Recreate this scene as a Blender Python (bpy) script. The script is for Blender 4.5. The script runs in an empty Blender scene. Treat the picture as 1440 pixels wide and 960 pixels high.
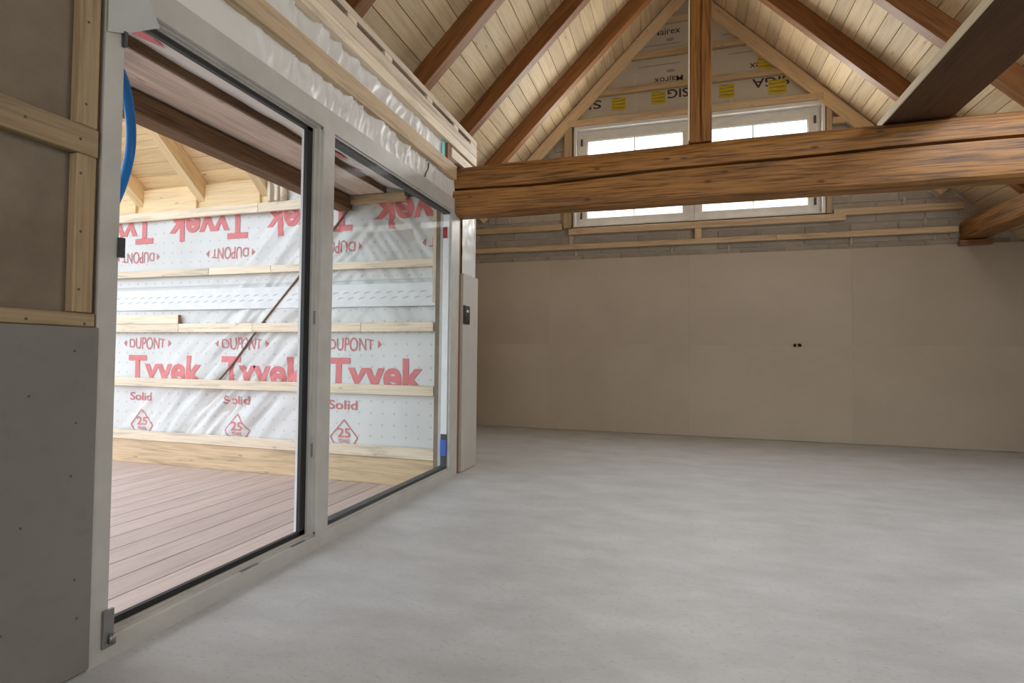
import bpy, bmesh, math, random
from mathutils import Vector, Matrix, noise
random.seed(7)
SC = bpy.context.scene
COL = SC.collection
D = bpy.data

# ------------------------------------------------------------------ camera
cam_d = D.cameras.new('camera')
cam = D.objects.new('camera', cam_d)
COL.objects.link(cam)
cam_d.sensor_width = 36.0
cam_d.lens = 771.0 / 1440.0 * 36.0
cam_d.clip_start = 0.05
_X = Vector((0.958, 0.288, 0.011)); _F = Vector((-0.288, 0.957, 0.026))
_F.normalize(); _X = (_X - _F * _X.dot(_F)).normalized(); _U = _X.cross(_F)
cam.matrix_world = Matrix(((_X.x, _U.x, -_F.x, 0), (_X.y, _U.y, -_F.y, 0), (_X.z, _U.z, -_F.z, 1.0), (0, 0, 0, 1)))
SC.camera = cam

# ------------------------------------------------------------------ world, lights, exposure
W = D.worlds.new('sky'); SC.world = W; W.use_nodes = True
bg = W.node_tree.nodes['Background']
bg.inputs['Color'].default_value = (0.86, 0.93, 1.0, 1)
bg.inputs['Strength'].default_value = 2.6

def area(name, loc, direction, sx, sy, power, color):
    l = D.lights.new(name, 'AREA'); l.shape = 'RECTANGLE'; l.size = sx; l.size_y = sy
    l.energy = power; l.color = color
    o = D.objects.new(name, l); COL.objects.link(o); o.location = loc
    o.rotation_euler = Vector(direction).to_track_quat('-Z', 'Y').to_euler()
    return o
# back and roof lamps are unseen fill, added to brighten the room
area('back_fill_light', (-0.3, -3.32, 1.75), (0, 1, -0.05), 2.4, 1.9, 36, (1.0, 0.95, 0.88))
area('roof_fill_light', (2.92, 2.6, 2.95), (-0.8, 0.35, -0.9), 1.0, 1.7, 80, (0.90, 0.95, 1.0))  # added fill from the right; the roof slope holds no window
area('gable_window_daylight', (0.18, 7.62, 3.45), (0, -1, -0.3), 2.7, 1.0, 80, (1.0, 0.97, 0.92))

SC.view_settings.view_transform = 'Standard'
SC.view_settings.look = 'None'
SC.view_settings.gamma = 1.0
SC.view_settings.use_curve_mapping = False
SC.view_settings.exposure = 0.0
cy = SC.cycles
cy.use_denoising = True
cy.max_bounces = 8; cy.diffuse_bounces = 5; cy.glossy_bounces = 3; cy.transparent_max_bounces = 8
cy.caustics_reflective = False; cy.caustics_refractive = False
cy.sample_clamp_indirect = 6.0

# ------------------------------------------------------------------ materials
M = {}
def node_mat(name, rough=0.6):
    m = D.materials.new(name); m.use_nodes = True
    nt = m.node_tree; b = nt.nodes['Principled BSDF']; b.inputs['Roughness'].default_value = rough
    M[name] = m
    return m, nt, b
def N(nt, t, **kw):
    n = nt.nodes.new(t)
    for k, v in kw.items():
        if k.startswith('i_'):
            key = k[2:]
            n.inputs[int(key) if key.isdigit() else key].default_value = v
        else: setattr(n, k, v)
    return n
def coords(nt, scale, rnd=True):
    tc = N(nt, 'ShaderNodeTexCoord'); v = tc.outputs['Object']
    if rnd:
        oi = N(nt, 'ShaderNodeObjectInfo')
        mu = N(nt, 'ShaderNodeMath', operation='MULTIPLY', i_1=37.0)
        nt.links.new(oi.outputs['Random'], mu.inputs[0])
        ad = N(nt, 'ShaderNodeVectorMath', operation='ADD')
        nt.links.new(v, ad.inputs[0]); nt.links.new(mu.outputs[0], ad.inputs[1]); v = ad.outputs[0]
    mp = N(nt, 'ShaderNodeMapping'); mp.inputs['Scale'].default_value = scale
    nt.links.new(v, mp.inputs['Vector'])
    return mp.outputs[0]
def ramp(nt, fac, stops):
    r = N(nt, 'ShaderNodeValToRGB'); e = r.color_ramp.elements
    e[0].position, e[0].color = stops[0][0], (*stops[0][1], 1)
    e[1].position, e[1].color = stops[-1][0], (*stops[-1][1], 1)
    for p, c in stops[1:-1]:
        q = e.new(p); q.color = (*c, 1)
    nt.links.new(fac, r.inputs[0])
    return r.outputs[0]
def mix(nt, fac, a, b, mode='MIX'):
    m = N(nt, 'ShaderNodeMix', data_type='RGBA', blend_type=mode)
    for s, i in ((fac, 0), (a, 6), (b, 7)):
        if hasattr(s, 'links'): nt.links.new(s, m.inputs[i])
        else: m.inputs[i].default_value = s if i == 0 else (*s, 1)
    return m.outputs[2]
def bump(nt, b, h, strength, dist=0.004):
    bp = N(nt, 'ShaderNodeBump'); bp.inputs['Strength'].default_value = strength; bp.inputs['Distance'].default_value = dist
    nt.links.new(h, bp.inputs['Height']); nt.links.new(bp.outputs[0], b.inputs['Normal'])
def scl(c, k): return tuple(x * k for x in c)

def wood(name, base, dark, rough=0.6, knots=0.6, grain=0.5, contrast=0.35, bumpy=0.15, vary=0.16):
    m, nt, b = node_mat(name, rough)
    v1 = coords(nt, (1.0, 13, 13)); n1 = N(nt, 'ShaderNodeTexNoise', i_Detail=5.0, i_Roughness=0.62, i_Distortion=0.6); n1.inputs['Scale'].default_value = 1.6
    nt.links.new(v1, n1.inputs['Vector'])
    c = ramp(nt, n1.outputs[0], [(0.30, scl(base, 1 - contrast)), (0.5, base), (0.72, scl(base, 1 + contrast * 0.35))])
    v2 = coords(nt, (2.0, 75, 75)); n2 = N(nt, 'ShaderNodeTexNoise', i_Detail=3.0); n2.inputs['Scale'].default_value = 1.5
    nt.links.new(v2, n2.inputs['Vector'])
    g = ramp(nt, n2.outputs[0], [(0.28, dark), (0.55, (1, 1, 1))])
    f = N(nt, 'ShaderNodeMath', operation='LESS_THAN', i_1=2.0); f.inputs[0].default_value = 0
    c = mix(nt, grain, c, g, 'MULTIPLY')
    if knots > 0:
        v3 = coords(nt, (3.1, 8.5, 8.5)); vo = N(nt, 'ShaderNodeTexVoronoi'); vo.inputs['Scale'].default_value = 1.0; vo.inputs['Randomness'].default_value = 1.0
        nt.links.new(v3, vo.inputs['Vector'])
        k = ramp(nt, vo.outputs['Distance'], [(0.05, (1, 1, 1)), (0.115, (0, 0, 0))])
        kk = N(nt, 'ShaderNodeMath', operation='MULTIPLY', i_1=knots); nt.links.new(k, kk.inputs[0])
        c = mix(nt, kk.outputs[0], c, scl(dark, 0.45))
    oi = N(nt, 'ShaderNodeObjectInfo'); mr = N(nt, 'ShaderNodeMapRange'); mr.inputs['To Min'].default_value = 1 - vary; mr.inputs['To Max'].default_value = 1 + vary * 0.6
    nt.links.new(oi.outputs['Random'], mr.inputs[0])
    hs = N(nt, 'ShaderNodeHueSaturation'); nt.links.new(c, hs.inputs['Color']); nt.links.new(mr.outputs[0], hs.inputs['Value'])
    nt.links.new(hs.outputs[0], b.inputs['Base Color'])
    bump(nt, b, n2.outputs[0], bumpy)
    return m
def mottled(name, c0, c1, scale, rough=0.8, bumpy=0.1, stretch=(1, 1, 1), c2=None, scale2=60, f2=0.3, rnd=True, vary=0.0):
    m, nt, b = node_mat(name, rough)
    v = coords(nt, stretch, rnd); n1 = N(nt, 'ShaderNodeTexNoise', i_Detail=7.0, i_Roughness=0.65); n1.inputs['Scale'].default_value = scale
    nt.links.new(v, n1.inputs['Vector'])
    c = ramp(nt, n1.outputs[0], [(0.32, c0), (0.68, c1)])
    n2 = N(nt, 'ShaderNodeTexNoise', i_Detail=4.0); n2.inputs['Scale'].default_value = scale2
    nt.links.new(v, n2.inputs['Vector'])
    if c2:
        r2 = ramp(nt, n2.outputs[0], [(0.55, (0, 0, 0)), (0.75, (1, 1, 1))])
        mm = N(nt, 'ShaderNodeMath', operation='MULTIPLY', i_1=f2); nt.links.new(r2, mm.inputs[0])
        c = mix(nt, mm.outputs[0], c, c2)
    if vary:
        oi = N(nt, 'ShaderNodeObjectInfo'); mr = N(nt, 'ShaderNodeMapRange'); mr.inputs['To Min'].default_value = 1 - vary; mr.inputs['To Max'].default_value = 1 + vary
        nt.links.new(oi.outputs['Random'], mr.inputs[0])
        hs = N(nt, 'ShaderNodeHueSaturation'); nt.links.new(c, hs.inputs['Color']); nt.links.new(mr.outputs[0], hs.inputs['Value']); c = hs.outputs[0]
    nt.links.new(c, b.inputs['Base Color'])
    bump(nt, b, n2.outputs[0], bumpy)
    return m
def plain(name, c, rough=0.5, metal=0.0):
    m, nt, b = node_mat(name, rough)
    n1 = N(nt, 'ShaderNodeTexNoise', i_Detail=3.0); n1.inputs['Scale'].default_value = 9.0
    nt.links.new(coords(nt, (1, 1, 1)), n1.inputs['Vector'])
    nt.links.new(ramp(nt, n1.outputs[0], [(0.3, scl(c, 0.93)), (0.7, scl(c, 1.05))]), b.inputs['Base Color'])
    b.inputs['Metallic'].default_value = metal
    return m

wood('spruce', (0.70, 0.53, 0.34), (0.55, 0.36, 0.18), 0.65, 0.45, 0.35)
wood('spruce_dull', (0.56, 0.42, 0.25), (0.42, 0.27, 0.13), 0.7, 0.45, 0.35)
wood('spruce_shaded', (0.42, 0.31, 0.18), (0.40, 0.25, 0.12), 0.7, 0.45, 0.35)  # darker spruce for the left wall, its shade mixed into the colour
wood('spruce_pale', (0.86, 0.74, 0.58), (0.66, 0.48, 0.30), 0.6, 0.4, 0.25)
wood('ceiling_pine', (0.725, 0.56, 0.355), (0.56, 0.38, 0.20), 0.6, 0.55, 0.3, 0.22)
wood('loggia_pine', (0.90, 0.69, 0.41), (0.62, 0.40, 0.18), 0.6, 0.6, 0.25, 0.2)
wood('rafter_brown', (0.30, 0.125, 0.035), (0.35, 0.18, 0.08), 0.5, 0.5, 0.5, 0.4)
wood('old_beam', (0.36, 0.162, 0.040), (0.13, 0.048, 0.012), 0.55, 0.8, 0.9, 0.65, 0.5)
wood('post_brown', (0.27, 0.112, 0.022), (0.2, 0.08, 0.02), 0.55, 0.6, 0.7, 0.5, 0.4)
wood('dark_plank', (0.115, 0.055, 0.023), (0.35, 0.2, 0.1), 0.8, 0.3, 0.4, 0.35)
wood('pale_lit', (0.95, 0.85, 0.62), (0.8, 0.65, 0.4), 0.7, 0.1, 0.2, 0.12)  # cream wood with the bright light on left faces put into its colour
wood('weathered_beam', (0.20, 0.115, 0.06), (0.25, 0.14, 0.08), 0.85, 0.3, 0.7, 0.5, 0.4)
wood('weathered_board', (0.80, 0.67, 0.58), (0.45, 0.32, 0.22), 0.75, 0.35, 0.35, 0.3)
wood('deck_board', (0.575, 0.462, 0.425), (0.66, 0.52, 0.47), 0.65, 0.1, 0.28, 0.2, 0.12, 0.09)
wood('brown_stud', (0.33, 0.17, 0.08), (0.4, 0.22, 0.1), 0.7, 0.3, 0.4)
mottled('screed', (0.455, 0.46, 0.475), (0.58, 0.59, 0.61), 2.3, 0.5, 0.15, (1, 1.9, 1), (0.355, 0.35, 0.345), 42, 0.6, rnd=False)
mottled('plasterboard', (0.505, 0.435, 0.345), (0.57, 0.495, 0.40), 1.3, 0.85, 0.05, (1, 1, 1), (0.45, 0.39, 0.32), 45, 0.15, vary=0.03)
mottled('gypsum_grey', (0.215, 0.21, 0.19), (0.255, 0.245, 0.22), 1.6, 0.85, 0.05, (1, 1, 1), (0.17, 0.16, 0.14), 22, 0.25)
mottled('gypsum_light', (0.50, 0.47, 0.43), (0.56, 0.53, 0.49), 1.6, 0.85, 0.05)
mottled('cement_board', (0.19, 0.15, 0.105), (0.30, 0.245, 0.185), 3.2, 0.85, 0.08, (1, 1, 1), (0.2, 0.16, 0.12), 9, 0.3)
mottled('block', (0.385, 0.345, 0.285), (0.48, 0.435, 0.365), 5.0, 0.9, 0.5, (1, 1, 1), (0.5, 0.48, 0.44), 70, 0.35, vary=0.10)
mottled('mortar', (0.48, 0.43, 0.36), (0.60, 0.54, 0.46), 9.0, 0.95, 0.6)
mottled('white_wall', (0.60, 0.57, 0.53), (0.66, 0.63, 0.59), 2.0, 0.9, 0.05)
mottled('ground_soil', (0.20, 0.22, 0.14), (0.30, 0.30, 0.22), 0.3, 0.95, 0.2)
mottled('dark_backing', (0.05, 0.035, 0.022), (0.07, 0.05, 0.03), 3.0, 0.9)
mottled('grey_membrane', (0.455, 0.425, 0.35), (0.515, 0.485, 0.40), 2.5, 0.5, 0.15)
mottled('vapour_fleece', (0.80, 0.79, 0.765), (0.87, 0.86, 0.835), 2.0, 0.4, 0.1)
mottled('fleece', (0.76, 0.75, 0.725), (0.83, 0.82, 0.795), 2.0, 0.55, 0.12)
mottled('tape_grey', (0.50, 0.52, 0.515), (0.56, 0.58, 0.575), 4.0, 0.5, 0.1)
mottled('foil', (0.74, 0.74, 0.74), (0.80, 0.80, 0.80), 6.0, 0.35, 0.5, (1, 1, 0.4))
plain('frame_paint', (0.56, 0.55, 0.515), 0.4)
plain('sash_paint', (0.76, 0.735, 0.68), 0.4)
plain('frame_white', (0.78, 0.77, 0.74), 0.35)
plain('spacer_white', (0.80, 0.81, 0.83), 0.35)
plain('rubber', (0.012, 0.013, 0.012), 0.5)
plain('gasket_grey', (0.055, 0.058, 0.062), 0.5)
plain('steel', (0.30, 0.30, 0.29), 0.4, 0.8)
plain('black_plastic', (0.02, 0.022, 0.02), 0.4)
plain('white_plastic', (0.8, 0.8, 0.78), 0.3)
plain('blue_plastic', (0.006, 0.20, 0.62), 0.35)
plain('packer_blue', (0.04, 0.12, 0.55), 0.4)
plain('red_label', (0.36, 0.012, 0.035), 0.4)
plain('print_red', (0.72, 0.22, 0.23), 0.6)
plain('print_red_fine', (0.62, 0.20, 0.22), 0.6)
plain('print_dark', (0.05, 0.02, 0.03), 0.6)
plain('print_grey', (0.26, 0.25, 0.24), 0.6)
plain('print_soft', (0.52, 0.57, 0.63), 0.6)
plain('print_yellow', (0.52, 0.40, 0.025), 0.6)
plain('print_yellow_dark', (0.30, 0.22, 0.012), 0.6)
plain('cord_brown', (0.20, 0.13, 0.09), 0.8)
plain('crack_shade', (0.035, 0.014, 0.005), 0.9)  # shade deep inside the crack, painted as a dark colour
plain('hole_dark', (0.02, 0.015, 0.01), 0.9)
plain('nail', (0.10, 0.085, 0.07), 0.5)
plain('teal_tape', (0.20, 0.62, 0.66), 0.5)

def glass(name, tint):
    m = D.materials.new(name); m.use_nodes = True; nt = m.node_tree
    nt.nodes.remove(nt.nodes['Principled BSDF'])
    t = N(nt, 'ShaderNodeBsdfTransparent'); t.inputs[0].default_value = (*tint, 1)
    g = N(nt, 'ShaderNodeBsdfGlossy'); g.inputs['Roughness'].default_value = 0.02
    fr = N(nt, 'ShaderNodeFresnel'); fr.inputs[0].default_value = 1.06
    mx = N(nt, 'ShaderNodeMixShader')
    ge = N(nt, 'ShaderNodeNewGeometry'); inv = N(nt, 'ShaderNodeMath', operation='SUBTRACT', i_0=1.0); nt.links.new(ge.outputs['Backfacing'], inv.inputs[1])
    mu = N(nt, 'ShaderNodeMath', operation='MULTIPLY'); nt.links.new(fr.outputs[0], mu.inputs[0]); nt.links.new(inv.outputs[0], mu.inputs[1])
    nt.links.new(mu.outputs[0], mx.inputs[0]); nt.links.new(t.outputs[0], mx.inputs[1]); nt.links.new(g.outputs[0], mx.inputs[2])
    nt.links.new(mx.outputs[0], nt.nodes['Material Output'].inputs['Surface'])
    M[name] = m
glass('glass', (0.975, 0.985, 0.98))

# house wrap: white film with a dotted print (flat print, so texture)
m, nt, b = node_mat('house_wrap', 0.45)
tc = N(nt, 'ShaderNodeTexCoord'); sp = N(nt, 'ShaderNodeSeparateXYZ'); nt.links.new(tc.outputs['Object'], sp.inputs[0])
def cell(sock, period):
    a = N(nt, 'ShaderNodeMath', operation='DIVIDE', i_1=period); nt.links.new(sock, a.inputs[0])
    f = N(nt, 'ShaderNodeMath', operation='FRACT'); nt.links.new(a.outputs[0], f.inputs[0])
    s = N(nt, 'ShaderNodeMath', operation='SUBTRACT', i_1=0.5); nt.links.new(f.outputs[0], s.inputs[0])
    q = N(nt, 'ShaderNodeMath', operation='MULTIPLY'); nt.links.new(s.outputs[0], q.inputs[0]); nt.links.new(s.outputs[0], q.inputs[1])
    return q.outputs[0]
sm = N(nt, 'ShaderNodeMath', operation='ADD'); nt.links.new(cell(sp.outputs[0], 0.118), sm.inputs[0]); nt.links.new(cell(sp.outputs[2], 0.104), sm.inputs[1])
dots = ramp(nt, sm.outputs[0], [(0.006, (1, 1, 1)), (0.013, (0, 0, 0))])
nz = N(nt, 'ShaderNodeTexNoise', i_Detail=5.0); nz.inputs['Scale'].default_value = 2.2; nt.links.new(tc.outputs['Object'], nz.inputs['Vector'])
cw = ramp(nt, nz.outputs[0], [(0.3, (0.66, 0.665, 0.665)), (0.7, (0.76, 0.765, 0.765))])
dm = N(nt, 'ShaderNodeMath', operation='MULTIPLY', i_1=0.32); nt.links.new(dots, dm.inputs[0])
nt.links.new(mix(nt, dm.outputs[0], cw, (0.25, 0.27, 0.30)), b.inputs['Base Color'])

# ------------------------------------------------------------------ builders
IDENT = Matrix.Identity(4)
def mesh_from(name, verts, faces):
    me = D.meshes.new(name); me.from_pydata([tuple(v) for v in verts], [], faces); me.update(); return me
def link(name, me, mat, parent=None, mw=None, smooth=False):
    o = D.objects.new(name, me); COL.objects.link(o)
    if mat and not me.materials: me.materials.append(M[mat])
    if smooth:
        for p in me.polygons: p.use_smooth = True
    if mw is not None: o.matrix_basis = mw
    if parent is not None:
        o.parent = parent; o.matrix_parent_inverse = parent.matrix_basis.inverted()
        if parent.parent is not None:
            o.matrix_parent_inverse = parent.matrix_basis.inverted()
    return o
_cache = {}
def box_mesh(L, Wd, H, bev):
    k = (round(L, 4), round(Wd, 4), round(H, 4), round(bev, 4))
    if k in _cache: return _cache[k]
    bm = bmesh.new(); bmesh.ops.create_cube(bm, size=1)
    for v in bm.verts: v.co = Vector((v.co.x * L, v.co.y * Wd, v.co.z * H))
    if bev > 0:
        bmesh.ops.bevel(bm, geom=list(bm.edges), offset=min(bev, min(L, Wd, H) * 0.3), segments=1, affect='EDGES')
    me = D.meshes.new('box'); bm.to_mesh(me); bm.free()
    _cache[k] = me
    return me
_matmesh = {}
def box_mesh_mat(L, Wd, H, bev, mat):
    me = box_mesh(L, Wd, H, bev)
    k = (me.name, mat)
    if k not in _matmesh:
        c = me.copy(); c.materials.append(M[mat]); _matmesh[k] = c
    return _matmesh[k]
def timber(name, p0, p1, w, h, mat, parent=None, up=(0, 0, 1), bev=0.003):
    """box whose local X is the long axis from p0 to p1 (centre line), width w across, height h along 'up'"""
    p0, p1 = Vector(p0), Vector(p1); x = (p1 - p0); L = x.length; x.normalize()
    z = Vector(up); z = (z - x * z.dot(x)).normalized(); y = z.cross(x)
    c = (p0 + p1) / 2
    mw = Matrix(((x.x, y.x, z.x, c.x), (x.y, y.y, z.y, c.y), (x.z, y.z, z.z, c.z), (0, 0, 0, 1)))
    return link(name, box_mesh_mat(L, w, h, bev, mat), mat, parent, mw)
def box(name, x0, x1, y0, y1, z0, z1, mat, parent=None, bev=0.002, axis=None):
    """axis-aligned box, local X along its longest side (so wood grain follows it)"""
    d = (x1 - x0, y1 - y0, z1 - z0); c = ((x0 + x1) / 2, (y0 + y1) / 2, (z0 + z1) / 2)
    a = axis if axis is not None else max(range(3), key=lambda i: d[i])
    if a == 0: return timber(name, (x0, c[1], c[2]), (x1, c[1], c[2]), d[1], d[2], mat, parent, (0, 0, 1), bev)
    if a == 1: return timber(name, (c[0], y0, c[2]), (c[0], y1, c[2]), d[0], d[2], mat, parent, (0, 0, 1), bev)
    return timber(name, (c[0], c[1], z0), (c[0], c[1], z1), d[1], d[0], mat, parent, (1, 0, 0), bev)
def multi(name, boxes, mat, parent=None, polys=()):
    """one mesh out of several axis-aligned boxes (and extruded xz polygons) - for one piece of the setting"""
    v, f = [], []
    for (x0, x1, y0, y1, z0, z1) in boxes:
        n = len(v)
        v += [(x0, y0, z0), (x1, y0, z0), (x1, y1, z0), (x0, y1, z0), (x0, y0, z1), (x1, y0, z1), (x1, y1, z1), (x0, y1, z1)]
        f += [[n + i for i in q] for q in ((0, 3, 2, 1), (4, 5, 6, 7), (0, 1, 5, 4), (1, 2, 6, 5), (2, 3, 7, 6), (3, 0, 4, 7))]
    for (pts, y0, y1) in polys:
        n = len(v); k = len(pts)
        v += [(x, y0, z) for x, z in pts] + [(x, y1, z) for x, z in pts]
        f += [[n + i for i in range(k)], [n + k + i for i in reversed(range(k))]]
        f += [[n + i, n + k + i, n + k + (i + 1) % k, n + (i + 1) % k] for i in range(k)]
    me = mesh_from(name, v, f)
    bm = bmesh.new(); bm.from_mesh(me); bmesh.ops.recalc_face_normals(bm, faces=list(bm.faces)); bm.to_mesh(me); bm.free()
    return link(name, me, mat, parent)
def empty(name, loc=(0, 0, 0)):
    o = D.objects.new(name, None); COL.objects.link(o); o.empty_display_size = 0.1
    o.matrix_basis = Matrix.Translation(loc); return o
def tag(o, label, cat, group=None, kind=None):
    o['label'] = label; o['category'] = cat
    if group: o['group'] = group
    if kind: o['kind'] = kind
    return o
def struct(o, label, cat): return tag(o, label, cat, kind='structure')
def tube(name, pts, r, mat, parent=None, seg=10):
    v, f = [], []; pts = [Vector(p) for p in pts]
    for i, p in enumerate(pts):
        t = (pts[min(i + 1, len(pts) - 1)] - pts[max(i - 1, 0)]).normalized()
        a = t.cross(Vector((0, 1, 0.3))).normalized(); b2 = t.cross(a)
        rr = r[i] if isinstance(r, (list, tuple)) else r
        for k in range(seg):
            g = 2 * math.pi * k / seg; v.append(p + (a * math.cos(g) + b2 * math.sin(g)) * rr)
    for i in range(len(pts) - 1):
        for k in range(seg):
            f.append((i * seg + k, i * seg + (k + 1) % seg, (i + 1) * seg + (k + 1) % seg, (i + 1) * seg + k))
    f.append(tuple(reversed(range(seg)))); f.append(tuple(range((len(pts) - 1) * seg, len(pts) * seg)))
    return link(name, mesh_from(name, v, f), mat, parent, None, True)
def smooth_path(pts, n=6):
    out = []; P = [Vector(p) for p in pts]
    for i in range(len(P) - 1):
        a, b_, c, d = P[max(i - 1, 0)], P[i], P[i + 1], P[min(i + 2, len(P) - 1)]
        for k in range(n):
            t = k / n
            out.append(0.5 * ((2 * b_) + (c - a) * t + (2 * a - 5 * b_ + 4 * c - d) * t * t + (3 * b_ - a - 3 * c + d) * t ** 3))
    out.append(P[-1]); return out
def sheet(name, origin, du, dv, nu, nv, disp, normal, mat, parent=None):
    origin, du, dv, normal = map(Vector, (origin, du, dv, normal))
    v, f = [], []
    for j in range(nv + 1):
        for i in range(nu + 1):
            s, t = i / nu, j / nv
            v.append(origin + du * s + dv * t + normal * disp(s, t))
    for j in range(nv):
        for i in range(nu):
            a = j * (nu + 1) + i; f.append((a, a + 1, a + nu + 2, a + nu + 1))
    return link(name, mesh_from(name, v, f), mat, parent, None, True)

_dg = None
def print_text(name, txt, x0, x1, z0, cap, y, mat, parent, rot=False, bold=0.0, lens=0.0, xmax=1e9, drape=None):
    """flat printed word on an xz wall: x0..x1 wide, baseline z0, capital height cap; rot = upside down (rotated half a turn)"""
    cu = D.curves.new('t', 'FONT'); cu.body = txt; cu.offset = bold; cu.resolution_u = 4
    to = D.objects.new('t', cu); COL.objects.link(to)
    me = D.meshes.new_from_object(to.evaluated_get(bpy.context.evaluated_depsgraph_get()))
    D.objects.remove(to); D.curves.remove(cu)
    xs = [v.co.x for v in me.vertices]; ys = [v.co.y for v in me.vertices]
    ax, bx, top = min(xs), max(xs), max(ys)
    for v in me.vertices:
        u = (v.co.x - ax) / (bx - ax); w = max(v.co.y / top, -0.1)
        if lens: w = 0.5 + (w - 0.5) * (1 - lens * (2 * u - 1) ** 2)
        if rot: X, Z = x1 - u * (x1 - x0), z0 - w * cap
        else: X, Z = x0 + u * (x1 - x0), z0 + w * cap
        v.co = Vector((min(X, xmax), y, Z))
    me.materials.clear()
    if drape: drape_mesh(me, drape)
    return link(name, me, mat, parent)
def drape_mesh(me, fn, step=0.024):
    bm = bmesh.new(); bm.from_mesh(me)
    for ax in (0, 2):
        vals = [v.co[ax] for v in bm.verts]; t = math.floor(min(vals) / step) * step + step
        while t < max(vals):
            n = [0, 0, 0]; n[ax] = 1; c = [0, 0, 0]; c[ax] = t
            bmesh.ops.bisect_plane(bm, geom=bm.verts[:] + bm.edges[:] + bm.faces[:], plane_co=c, plane_no=n, dist=1e-5)
            t += step
    for v in bm.verts: v.co.y = fn(v.co.x, v.co.z)
    bm.to_mesh(me); bm.free()
def flat_poly(name, loops, y, mat, parent, drape=None):
    v, f = [], []
    for lp in loops:
        n = len(v); v += [(x, y, z) for x, z in lp]; f.append(list(range(n, n + len(lp))))
    me = mesh_from(name, v, f)
    if drape: drape_mesh(me, drape)
    return link(name, me, mat, parent)
def stroke(pts, w):
    loops = []
    for (a, b_) in zip(pts[:-1], pts[1:]):
        a, b_ = Vector(a), Vector(b_); d = (b_ - a).normalized(); n = Vector((-d.y, d.x)) * w / 2; e = d * w * 0.3
        loops.append([tuple(a - e - n), tuple(b_ + e - n), tuple(b_ + e + n), tuple(a - e + n)])
    return loops

def screw(x, y, z, r, parent):
    v = [(x, y + r * math.cos(k * 0.785), z + r * math.sin(k * 0.785)) for k in range(8)] + [(x + 0.002, y + r * 0.7 * math.cos(k * 0.785), z + r * 0.7 * math.sin(k * 0.785)) for k in range(8)]
    return link('screw', mesh_from('screw', v, [[k, (k + 1) % 8, 8 + (k + 1) % 8, 8 + k] for k in range(8)] + [[8 + k for k in range(8)]]), 'nail', parent)
# ------------------------------------------------------------------ numbers of the place
XF = -1.765          # inner face of the glazed wall
YG = 7.40            # finished face of the gable wall
RX, RZ = 0.115, 5.915  # ridge
XR, YB = 3.72, -3.5    # right wall, back wall
def zr(x): return RZ - abs(x - RX)

# ------------------------------------------------------------------ floor
fl = multi('floor', [(-1.86, XR + 0.1, YB, 7.5, -0.25, 0.0), (-2.95, -1.86, 4.72, 7.5, -0.25, 0.0)], 'screed')
fl.data.materials.clear(); fl.data.materials.append(M['screed'])
struct(fl, 'pale grey dry screed floor with mottled dusty surface', 'floor')
gr = multi('ground', [(-60, 60, -60, 60, -3.3, -3.2)], 'ground_soil')
struct(gr, 'grassy ground far below the attic', 'ground')

# ------------------------------------------------------------------ gable wall with its blocks, boards, battens, film
WX0, WX1, WZ0, WZ1 = -1.363, 1.715, 2.767, 4.152
wall = multi('wall_far', [(-3.1, 3.85, 7.47, 7.75, -0.1, WZ0)], 'mortar', polys=[
    ([(-3.0, WZ0), (WX0, WZ0), (WX0, WZ1), (-1.62, WZ1), (-3.0, 2.80)], 7.47, 7.75),
    ([(WX1, WZ0), (3.25, WZ0), (1.85, WZ1), (WX1, WZ1)], 7.47, 7.75),
    ([(-1.62, WZ1), (1.85, WZ1), (RX, RZ - 0.03)], 7.47, 7.75)])
struct(wall, 'far gable wall of grey blocks, boarded below and filmed above', 'wall')
# concrete blocks, course by course
bw, bh = 0.50, 0.242
z = 2.16; row = 0
while z < 4.1:
    x = -3.0 - (0.0 if row % 2 else 0.23)
    while x < 3.6:
        a, c = max(x, -2.95), min(x + bw - 0.016, 3.6)
        lim = min(RX + (RZ - 0.05 - (z + bh)), 3.6); limL = max(RX - (RZ - 0.05 - (z + bh)), -2.95)
        a2, c2 = max(a, limL), min(c, lim)
        segs = [(a2, c2)]
        if z + bh > WZ0 - 0.02: segs = [(a2, min(c2, WX0 - 0.04)), (max(a2, WX1 + 0.03), c2)]
        for (s, e) in segs:
            if e - s > 0.06:
                dy = random.uniform(0, 0.008)
                box('block', s, e, 7.452 + dy, 7.49, z, z + bh - 0.014, 'block', wall, 0.005, 0)
        x += bw
    z += bh; row += 1
# plasterboard panels up to 2.33 m
for (z0, z1) in ((0.004, 1.1695), (1.1705, 2.325)):
    for (x0, x1) in ((-2.93, -1.6965), (-1.6955, 0.1515), (0.1525, 1.9995), (2.0005, XR)):
        zt = z1
        box('plasterboard_panel', x0, x1, YG, 7.468, z0, zt, 'plasterboard', wall, 0.0, 0)
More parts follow.
